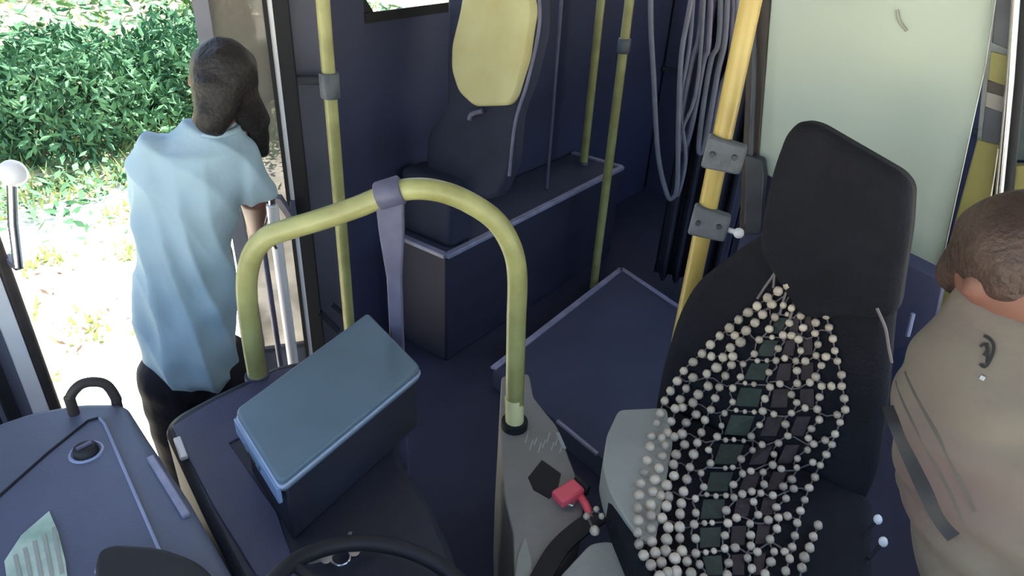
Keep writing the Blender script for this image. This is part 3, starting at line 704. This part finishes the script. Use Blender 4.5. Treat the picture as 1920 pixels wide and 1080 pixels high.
# cloth pads inside the cells
for k in range(1, NR):
    for c0, c1, m in ((2, 3, 'pad'), (3, 4, 'pad_brown'), (4, 5, 'pad_brown')):
        a0, a1 = cols[c0] + .07, cols[c1] - .07; b0, b1 = (k + .16) / NR, (k + .84) / NR
        if b1 > 1: continue
        q = [seatpt(*mp(a, b), .006) for a, b in ((a0, b0), (a1, b0), (a1, b1), (a0, b1))]
        g = G(); nn = (q[1] - q[0]).cross(q[3] - q[0]).normalized()
        g.prism(q, nn * .004); g.obj('cloth_pad', m, e)
for pts in ([(1472, 458), (1470, 490), (1486, 520), (1492, 560), (1480, 600)], [(1478, 535), (1462, 505), (1440, 530), (1420, 560)], [(1484, 520), (1470, 560), (1462, 590)], [(1474, 470), (1455, 500), (1450, 540)]):
    g = G(); g.tube(smoothpath([seatpt(x, y, .014) for x, y in pts], 5), .0035, 6); g.obj('tie_string', 'cord', e)
chain([(1534, 985), (1520, 1020), (1505, 1050), (1500, 1085)], 22, .012)
if bead_rest.v: tag(bead_rest.obj('bead_remainder', 'bead', e, 0, True), None, None, None, 'stuff')
# loose beads of the cover hanging by the buckle
e3 = thing('bead_string', PZ(1110, 965, zs), "short string of loose pale beads hanging by the red buckle", 'bead string')
pts = [(1115, 995), (1100, 968), (1118, 955), (1128, 968), (1142, 962)]
for (x, y), r in zip(pts, (.014, .010, .009, .009, .010)):
    g = G(); p = PZ(x, y, .68); g.ball(p, r, 8, 5); g.obj('bead', 'bead', e3, 0, True)
g = G(); g.tube([PZ(x, y, .68) for x, y in pts] + [PZ(1165, 990, .70)], .003, 5); g.obj('cord', 'cord', e3)
for k, (x, y, lab) in enumerate(((1646, 974, "upper of two white plastic clips between the driver's seat and jacket"), (1656, 1016, "lower of two white plastic clips between the driver's seat and jacket"))):
    p = PZ(x, y, .80); c = thing('seat_bit', p, lab, 'bit', 'white bits by the seat')
    g = G(); g.ell(p, RT * .011, FW.cross(RT) * .013, FW * .008, 10, 6); g.obj('bit_body', 'white_bit', c, 0, True)  # small white rounded piece at the seat edge
    g = G(); g.cap(p, PZ(x - 26, y + 30, .76), .004, .004, 8); g.obj('tether', 'rubber', c, 0, True)

# ================================================================== CAB PARTITION
ps = 2.25
e = thing('cab_partition', B(ps, .3, 0), "large off-white partition panel behind the driver's headrest", 'partition')
pq = [PS(x, y, ps) for x, y in ((1452, -80), (1882, -80), (1865, 10), (1848, 120), (1762, 512), (1690, 468), (1420, 318))]
g = G(); g.prism(pq, LN * .02); g.obj('panel', 'partition', e, .003)
g = G(); lo = [PS(x, y, ps + .012) for x, y in ((1420, 312), (1690, 462), (1775, 512))]
g.prism(lo + [V((lo[2].x, lo[2].y, .11)), V((lo[0].x, lo[0].y, .11))], LN * .03); g.obj('lower_panel', 'navy_wall', e)
g = G(); g.prism([PS(x, y, ps - .01) for x, y in ((1408, -80), (1450, -80), (1420, 318), (1412, 440), (1385, 440), (1396, 200))], LN * .05); g.obj('post', 'brown_post', e, .004)
g = G(); g.tube([PS(1412, -60, ps - .03), PS(1414, 120, ps - .03), PS(1408, 280, ps - .03), PS(1400, 420, ps - .03)], .010, 8); g.obj('conduit', 'steel_dark', e, 0, True)
g = G(); g.prism(round_poly([PS(x, y, ps - .05) for x, y in ((1396, 290), (1428, 300), (1432, 330), (1424, 440), (1398, 440))], .01), LN * .04); g.obj('latch_box', 'steel_dark', e, .004)
g = G(); g.tube(smoothpath([PS(1682, 18, ps - .006), PS(1686, 40, ps - .006), PS(1700, 58, ps - .006)], 4), .004, 6); g.obj('scratch_hook', 'seat_grey', e)
# window frame and olive pillar to the right of the partition
e = thing('cab_window_frame', B(ps, -.2, 0), 'olive and steel window pillar right of the white partition', 'window frame')
g = G(); g.prism([PS(x, y, ps - .03) for x, y in ((1832, 262), (1872, 272), (1850, 420), (1812, 600), (1740, 600))], LN * .04); g.obj('olive_pillar', 'olive', e, .004)
g = G(); g.prism([PS(x, y, ps - .02) for x, y in ((1866, -80), (1902, -80), (1868, 290), (1832, 262))], LN * .03); g.obj('pane', 'pane', e)
for k, (y0, y1, m) in enumerate(((-60, 80, 'steel_dark'), (96, 150, 'olive'), (150, 172, 'brown_post'), (172, 200, 'cabinet'), (200, 268, 'steel_dark'))):
    def ex(y): return 1872 - (y + 40) * .105, 1900 - (y + 40) * .085
    a0, a1 = ex(y0); b0, b1 = ex(y1)
    g = G(); g.prism([PS(a0, y0, ps - .024), PS(a1, y0 + 8, ps - .024), PS(b1, y1 + 12, ps - .024), PS(b0, y1, ps - .024)], LN * .006); g.obj('louvre', m, e, .002)
g = G(); g.tube([PS(1912, -70, ps - .05), PS(1896, 150, ps - .05), PS(1872, 400, ps - .05), PS(1840, 640, ps - .05)], .013, 10); g.obj('steel_rail', 'chrome', e, 0, True)
g = G(); g.tube([PS(1926, -70, ps - .05), PS(1910, 150, ps - .05), PS(1886, 400, ps - .05), PS(1856, 640, ps - .05)], .013, 10); g.obj('dark_rail', 'rubber', e, 0, True)
g = G(); g.prism([PS(x, y, ps - .02) for x, y in ((1925, -80), (2060, -80), (2040, 300), (1890, 300))], LN * .03); g.obj('side_pane', 'pane', e)
g = G(); g.prism([PS(x, y, ps - .03) for x, y in ((1888, 310), (2040, 310), (2010, 420), (1876, 360))], LN * .03); g.obj('olive_sill', 'olive', e, .003)
# lower dark reel box seen right of the headrest
g = G(); rb = [PS(x, y, 2.05) for x, y in ((1690, 488), (1770, 528), (1745, 640), (1660, 660))]
e = thing('belt_reel_box', V((rb[3].x, rb[3].y, rb[3].z)), 'dark navy belt reel box right of the headrest', 'box')
g.prism(round_poly(rb, .015), LN * .08); g.obj('shell', 'navy_wall', e, .008)
g = G(); g.tube(smoothpath([PS(1644, 578, 1.62), PS(1660, 615, 1.62), PS(1666, 650, 1.62), PS(1672, 680, 1.62)], 4), .0035, 6); g.obj('belt_end', 'cord', e, 0, True)
g = G(); g.tube([PS(1712, 588, 1.95), PS(1702, 630, 1.95)], .006, 6); g.obj('metal_pin', 'dash_line', e, 0, True)

# ================================================================== HANGING STRAPS AND CURTAIN
dH = 3.35
rl = PD(1190, -250, dH); rl.z = 2.30; rr = PD(1420, -250, dH); rr.z = 2.30
e = thing('strap_rail', (rl + rr) / 2, 'steel overhead rail carrying the hanging straps', 'rail')
g = G(); g.tube([rl, rr], .015, 10); g.obj('rail', 'steel_dark', e, 0, True)
for p in (rl, rr):
    g = G(); g.tube([p, V((p.x, p.y, ZC))], .012, 8); g.obj('hanger', 'steel_dark', e, 0, True)
loops = [
    ([(1214, -200), (1220, 0), (1226, 150), (1234, 290), (1250, 362), (1260, 372), (1270, 345), (1272, 230), (1278, 100), (1300, -30), (1310, -200)], .012, 'strap', 'longest grey hanging strap loop, nearest the yellow poles'),
    ([(1300, -200), (1296, 60), (1276, 190), (1286, 300), (1268, 368), (1278, 250), (1310, 140), (1318, -200)], .009, 'strap', 'thin grey strap loop right behind the longest one'),
    ([(1318, -200), (1314, 40), (1296, 120), (1276, 230), (1280, 280), (1296, 240), (1318, 120), (1330, 60), (1325, -200)], .013, 'violet_grey', 'short violet-grey strap loop in the middle of the bundle'),
    ([(1336, -200), (1350, 50), (1334, 110), (1320, 190), (1310, 280), (1322, 270), (1345, 140), (1362, 40), (1350, -200)], .013, 'strap', 'wide grey strap loop left of the amber pole'),
    ([(1360, -200), (1372, 80), (1350, 170), (1330, 270), (1322, 300), (1340, 280), (1366, 180), (1380, 60), (1370, -200)], .012, 'violet_grey', 'rightmost violet strap loop touching the amber pole'),
]
for k, (pts, r, m, lab) in enumerate(loops):
    P = [PD(x, y, dH + .02 * k) for x, y in pts]; P[0].z = P[-1].z = 2.30
    e = thing('hanging_strap', P[0], lab, 'strap', 'straps hanging behind the amber pole')
    g = G(); g.tube(smoothpath(P, 5), r, 8); g.obj('loop', m, e, 0, True)
    g = G(); g.tube([P[0] - ZZ * .03, P[0] + ZZ * .03], r * 1.8, 8); g.obj('hook', 'steel_dark', e, 0, True)
g = G(); rows = 18; nn = 60; vs = []; fs = []
for j in range(rows + 1):
    for i in range(nn + 1):
        f = i / nn; p = PD(1262 + 150 * f, 300, 3.75 + .05 * sin(f * 34) + .02 * sin(f * 71 + 1)); vs.append(V((p.x, p.y, .12 + (ZC - .02 - .12) * j / rows)))
for j in range(rows):
    for i in range(nn): a = j * (nn + 1) + i; fs.append([a, a + 1, a + nn + 2, a + nn + 1])
g.add(vs, fs); o = g.obj('dark_curtain', 'curtain', None, 0, True); sd = o.modifiers.new('th', 'SOLIDIFY'); sd.thickness = .006
tag(o, 'dark folded curtain hanging behind the grey straps', 'curtain')
# dark bulkhead closing the view between seat platform and cab
e = thing('aisle_bulkhead', B(4.9, 1.2, 0), 'dark navy bulkhead closing off the aisle behind the poles', 'bulkhead')
G().bbox(4.9, 4.96, .1, 2.28, 0, ZC).obj('panel', 'navy_wall', e)
for t in (.7, 1.3, 1.9): G().bbox(4.88, 4.90, t, t + .02, 0.05, ZC - .05).obj('rib', 'violet_grey', e)
G().bbox(4.87, 4.90, .1, 2.28, .95, .98).obj('rail', 'steel_dark', e)

# ================================================================== PEOPLE
def hand(g, wrist, d, nrm, sz=1.0, curl=.6, thumb_side=1):
    d = V(d).normalized(); nrm = (V(nrm) - d * V(nrm).dot(d)).normalized(); x = d.cross(nrm)
    for q in (-.026, -.009, .009, .026):
        g.cap(wrist + x * q * .6 * sz, wrist + d * .085 * sz + x * q * sz, .014 * sz, .0125 * sz, 10)
    for q, ln in ((-.030, .062), (-.010, .075), (.010, .080), (.030, .070)):
        p = wrist + d * .088 * sz + x * q * sz; dd = d
        for k, fr in enumerate((.42, .33, .25)):
            dd = (dd * cos(curl) + nrm * sin(curl)).normalized(); p2 = p + dd * ln * fr * sz
            g.cap(p, p2, (.0098 - .0008 * k) * sz, (.0092 - .0008 * k) * sz, 8); p = p2
            nrm2 = nrm
        # each joint bends further towards the palm
    p = wrist + d * .02 * sz + x * thumb_side * .026 * sz; dd = (d * .6 + x * thumb_side * .7 + nrm * .35).normalized()
    p2 = p + dd * .045 * sz; g.cap(p, p2, .013 * sz, .0105 * sz, 8); dd = (dd + nrm * .6 + d * .3).normalized(); g.cap(p2, p2 + dd * .035 * sz, .0105 * sz, .009 * sz, 8)

def head(g, c, face, up, r=.10):
    """skull, jaw, nose, ears, brow added to the body; returns the axes"""
    f = V(face).normalized(); u = (V(up) - f * V(up).dot(f)).normalized(); x = f.cross(u)
    g.ell(c + u * r * .12, x * r * .76, f * r * .95, u * r * .98)
    g.ell(c - u * r * .5 + f * r * .22, x * r * .58, f * r * .62, u * r * .72)
    g.cap(c - u * r * 1.05 + f * r * .52, c - u * r * .95 + f * r * .56, r * .18, r * .18, 8)
    g.cap(c + f * r * .9 + u * r * .02, c + f * r * 1.05 - u * r * .36, r * .09, r * .14, 8)
    g.ell(c + f * r * .80 + u * r * .12, x * r * .5, f * r * .12, u * r * .10)
    g.ell(c + f * r * .78 - u * r * .62, x * r * .26, f * r * .12, u * r * .09)
    for s_ in (-1, 1): g.ell(c + x * s_ * r * .78 - u * r * .08 - f * r * .05, x * r * .08, f * r * .17, u * r * .27)
    return f, u, x
def face_bits(person, c, f, u, x, r):
    for s_ in (-1, 1):
        g = G(); p = c + f * r * .86 + x * s_ * r * .32 + u * r * .0; g.ball(p, r * .10, 10, 6); ey = g.obj('eye', 'eye', person, 0, True)
        g = G(); g.ball(p + f * r * .07, r * .055, 8, 5); g.obj('iris', 'hair', ey, 0, True)
        g = G(); g.cap(p + u * r * .2 - x * r * .14, p + u * r * .22 + x * r * .14, r * .035, r * .03, 6); g.obj('eyebrow', 'hair', person, 0, True)
    g = G(); g.ell(c + f * r * .88 - u * r * .62, x * r * .24, f * r * .07, u * r * .06); g.obj('lips', 'lip', person, 0, True)

# ---------------- passenger leaving by the front door
PDp = 2.12
def pp_(x, y, dd=0): return PD(x, y, PDp + dd)
hip = pp_(362, 660); chest = pp_(372, 330); neck = pp_(398, 228); hc = pp_(418, 158, .02)
vd = V((hip.x, hip.y, 0)).normalized(); rd = V((vd.y, -vd.x, 0))
face = (DR * .75 + LN * .55 - ZZ * .30)
g = G()
g.ell(hip, rd * .11, vd * .08, ZZ * .14); g.ell(pp_(366, 500), rd * .12, vd * .075, ZZ * .22); g.ell(chest, rd * .13, vd * .08, ZZ * .13); g.cap(pp_(320, 306), pp_(430, 306), .036, .036)
g.cap(chest + ZZ * .05, neck, .06, .05); g.cap(neck, hc - ZZ * .04, .055, .052)
hf, hu, hx_ = head(g, hc, face, ZZ + rd * .35, .105)
st = -.20
for sx, fwd in ((-1, .10), (1, -.05)):
    h0 = hip + rd * sx * .085 - ZZ * .03; k0 = V((h0.x, h0.y, 0)) + vd * fwd * .6 + rd * sx * .02 + ZZ * .27; a0 = V((h0.x, h0.y, 0)) + vd * fwd + ZZ * (st + .085)
    g.cap(h0, k0, .075, .062); g.cap(k0, a0, .06, .042); g.cap(a0 - ZZ * .045, a0 - ZZ * .045 + (DR * .8 + LN * .5).normalized() * .15, .038, .032)
    if sx < 0: legL = (h0, k0, a0)
    else: legR = (h0, k0, a0)
shR = pp_(446, 306); elR = pp_(474, 372, .02); wrR = pp_(480, 428, .26)
g.cap(shR, elR, .045, .042); g.cap(elR, wrR, .042, .028)
hand(g, wrR, (pp_(488, 445, .36) - wrR), -ZZ - rd * .3, 1.0, .5, -1)
shL = pp_(290, 292); elL = pp_(285, 420, .16); wrL = pp_(310, 470, .34)
g.cap(shL, elL, .056, .044); g.cap(elL, wrL, .042, .03); hand(g, wrL, DR - ZZ * .4, -ZZ, 1.0, .5, 1)
pas, ph = blob(g, 'person', 'skin', .0085, 6)
tag(pas, 'person in a pale blue shirt and dark trousers stepping out through the front door', 'person')
face_bits(pas, hc, hf, hu, hx_, .105)
# shirt: traced rings, sleeves, hem folds
rows_ = [(222, 366, 440), (244, 318, 462), (275, 272, 478), (330, 254, 472), (390, 248, 452), (450, 246, 446), (520, 247, 447), (580, 252, 452), (640, 262, 456), (682, 270, 453), (700, 286, 440)]
rings = []
for y, x0, x1 in rows_:
    c = pp_((x0 + x1) / 2, y); wv = (pp_(x1, y) - pp_(x0, y)) / 2; k = (.95 if y > 600 else .78) if y > 260 else .6
    rings.append([c + wv * cos(a) + vd * wv.length * k * sin(a) for a in [2 * pi * i / 40 for i in range(40)]])
g = G(); g.loft(rings)
g.cap(pp_(440, 296), pp_(476, 352, .015), .078, .066, 18); g.cap(pp_(296, 300), pp_(282, 370, .09), .078, .070, 18)
def wr_shirt(p, n):
    y = (p - hip).z; a = (p - hip).dot(rd)
    hang = max(0, min(1, (1.45 - p.z) * 2.2))
    u = a * 40 + 3.2 * noise.noise(V((p.x * 3, p.y * 3, p.z * 1.6)))
    fold = (.5 - abs(sin(u))) * .020 * hang + (.5 - abs(sin((a * 1.1 + p.z * .9) * 17 + 2.4 * noise.noise(p * 3)))) * .016 * (1 - .5 * hang)
    return p + n * (fold + .012 * noise.noise(p * 9))
sh, shm = blob(g, 'shirt', 'shirt', .0085, 7, pas, wr_shirt)
g = G(); g.tube([neck - ZZ * .02 + (rd * cos(a) + vd * sin(a)) * .066 for a in [2 * pi * k / 24 for k in range(24)]], .009, 8, True); g.obj('collar', 'shirt', sh, 0, True)
# trousers
g = G(); g.ell(hip - ZZ * .06, rd * .15, vd * .10, ZZ * .13)
for h0, k0, a0 in (legL, legR): g.cap(h0 - ZZ * .03, k0, .098, .085); g.cap(k0, a0 + ZZ * .03, .083, .070)
blob(g, 'trousers', 'trousers', .011, 6, pas, lambda p, n: p + n * (.006 * noise.noise(p * 12)))
for h0, k0, a0 in (legL, legR):
    g = G(); d = (DR * .8 + LN * .5).normalized(); g.ell(a0 - ZZ * .035 + d * .07, d * .135, d.cross(ZZ) * .05, ZZ * .048); g.obj('shoe', 'shoe', pas, 0, True)
# hair: cap plus a lock hanging over the far shoulder
g = G(); g.ell(hc + hu * .028 - hf * .016, hx_ * .092, hf * .108, hu * .100, 18, 12)
g.cap(hc - hf * .06 - hu * .02, hc - hf * .07 - hu * .10, .07, .05); g.cap(pp_(444, 180), pp_(474, 222, .05), .062, .05); g.cap(pp_(474, 222, .05), pp_(492, 285, .07), .048, .022)
blob(g, 'hair', 'hair', .009, 4, pas, lambda p, n: p + n * (.006 * noise.noise(p * 22)))

# ---------------- driver standing at the right edge
Dd = 1.18
def dp(x, y, dd=0): return PD(x, y, Dd + dd)
nk = dp(1885, 612); hd_ = dp(1908, 522)
dv = V((nk.x, nk.y, 0)).normalized(); dr_ = V((dv.y, -dv.x, 0))
fc = (dr_ * .8 - LN * .45 - ZZ * .35)
zf = 0.0
pel = dp(1925, 1150, .0)
g = G(); g.ell(pel, dr_ * .11, dv * .08, ZZ * .13); g.ell(dp(1900, 950), dr_ * .11, dv * .07, ZZ * .2); g.ell(dp(1890, 790), dr_ * .115, dv * .07, ZZ * .13); g.cap(dp(1888, 740), nk, .06, .052); g.cap(nk, hd_ - ZZ * .03, .056, .055)
f2, u2, x2 = head(g, hd_, fc, ZZ, .100)
legs = []
for sx in (-1, 1):
    h0 = pel + dr_ * sx * .08; k0 = V((h0.x, h0.y, .48)) + dv * -.02; a0 = V((h0.x, h0.y, .085)); legs.append((h0, k0, a0))
    g.cap(h0 - ZZ * .1, k0, .07, .06); g.cap(k0, a0, .06, .042); g.cap(a0 - ZZ * .045, a0 - ZZ * .045 - LN * .15, .036, .032)
sL = dp(1765, 740); eL = dp(1745, 900, .02); wL = dp(1800, 1080, .0)
sR = dp(2020, 740); eR_ = dp(2070, 900, -.02); wR = dp(2040, 1080, -.10)
for s0, e0, w0 in ((sL, eL, wL), (sR, eR_, wR)):
    g.cap(s0, e0, .042, .038); g.cap(e0, w0, .036, .028); hand(g, w0, -ZZ - LN * .3, DR, 1.0, .45, 1)
drv, _h = blob(g, 'person', 'skin', .0085, 6)
tag(drv, 'person in a grey-brown jacket with a black strap standing at the right edge', 'person')
face_bits(drv, hd_, f2, u2, x2, .100)
jr = [(535, 1806, 1965), (560, 1770, 2000), (590, 1742, 2040), (635, 1706, 2080), (685, 1668, 2105), (735, 1646, 2120), (790, 1636, 2125), (850, 1638, 2125), (920, 1645, 2120), (1000, 1662, 2115), (1080, 1682, 2110), (1180, 1705, 2100), (1300, 1735, 2080), (1400, 1760, 2060)]
rings = []
for y, x0, x1 in jr:
    c = dp((x0 + x1) / 2, y, -.01); wv = (dp(x1, y) - dp(x0, y)) / 2; wv.z *= .5
    rings.append([c + wv * cos(a) + dv * wv.length * .78 * sin(a) for a in [2 * pi * i / 48 for i in range(48)]])
g = G(); g.loft(rings); g.cap(sR, eR_, .065, .056); g.cap(eR_, wR, .054, .046); g.cap(eL, wL, .056, .044)
def wr_j(p, n): return p + n * (.007 * noise.noise(p * 8) + .004 * sin(p.z * 60 + 4 * noise.noise(p * 6)))
jk, jm = blob(g, 'jacket', 'jacket', .0085, 6, drv, wr_j)
om = onmesh(jm)
def strip(pts, wd, name, m, off=.004, par=jk, n=8):
    P = [om(x, y, off) for x, y in [q.to_tuple() for q in smoothpath([V((x, y, 0)).to_2d().to_3d() for x, y in pts], n) for q in [q.to_2d()]]]
    P = [p for p in P if p is not None]
    if len(P) < 3: return
    P = [sum(P[max(0, i - 2):i + 3], V()) / len(P[max(0, i - 2):i + 3]) for i in range(len(P))]
    vs = []; fs = []
    for i, p in enumerate(P):
        t = (P[min(i + 1, len(P) - 1)] - P[max(i - 1, 0)]).normalized(); d = (p - C0).normalized(); x = t.cross(d).normalized() * wd / 2
        vs += [p + x, p - x, p - x + d * .012, p + x + d * .012]
    for i in range(len(P) - 1):
        for k in range(4): a = i * 4 + k; b = i * 4 + (k + 1) % 4; fs.append([a, b, b + 4, a + 4])
    g = G(); g.add(vs, fs); g.obj(name, m, par, 0, True)
strip([(1664, 715), (1672, 760), (1695, 820), (1730, 900), (1765, 970), (1795, 1008)], .030, 'strap', 'black', .009)
strip([(1690, 672), (1712, 730), (1760, 820), (1800, 900), (1830, 965)], .006, 'seam', 'jacket_seam', .002)
strip([(1676, 688), (1692, 750), (1740, 845), (1785, 930), (1808, 985)], .005, 'seam', 'jacket_seam', .002)
for k, pts in enumerate(([(1842, 628), (1856, 636), (1864, 650), (1858, 672), (1846, 690), (1836, 680)], [(1836, 652), (1846, 644), (1852, 656), (1842, 668)], [(1848, 640), (1852, 662), (1850, 684)])):
    strip(pts, .004, 'chest_emblem', 'rubber', .003, jk, 5)
strip([(1836, 706), (1848, 712)], .006, 'pale_tag', 'white_scuff', .003, jk, 6)
g = G(); g.ell(pel - ZZ * .10, dr_ * .13, dv * .10, ZZ * .12)
for h0, k0, a0 in legs: g.cap(h0 - ZZ * .12, k0, .09, .078); g.cap(k0, a0 + ZZ * .03, .08, .068)
blob(g, 'trousers', 'trousers', .012, 5, drv)
for h0, k0, a0 in legs:
    g = G(); g.ell(a0 - ZZ * .037 - LN * .07, LN * .135, DR * .05, ZZ * .048); g.obj('shoe', 'shoe', drv, 0, True)
g = G(); g.ell(hd_ + u2 * .035 - f2 * .022, x2 * .090, f2 * .098, u2 * .088, 18, 12); g.cap(hd_ - f2 * .05, hd_ - f2 * .06 - u2 * .05, .062, .045)
blob(g, 'hair', 'hair_brown', .008, 4, drv, lambda p, n: p + n * (.005 * noise.noise(p * 24)))
print('beads', nb)
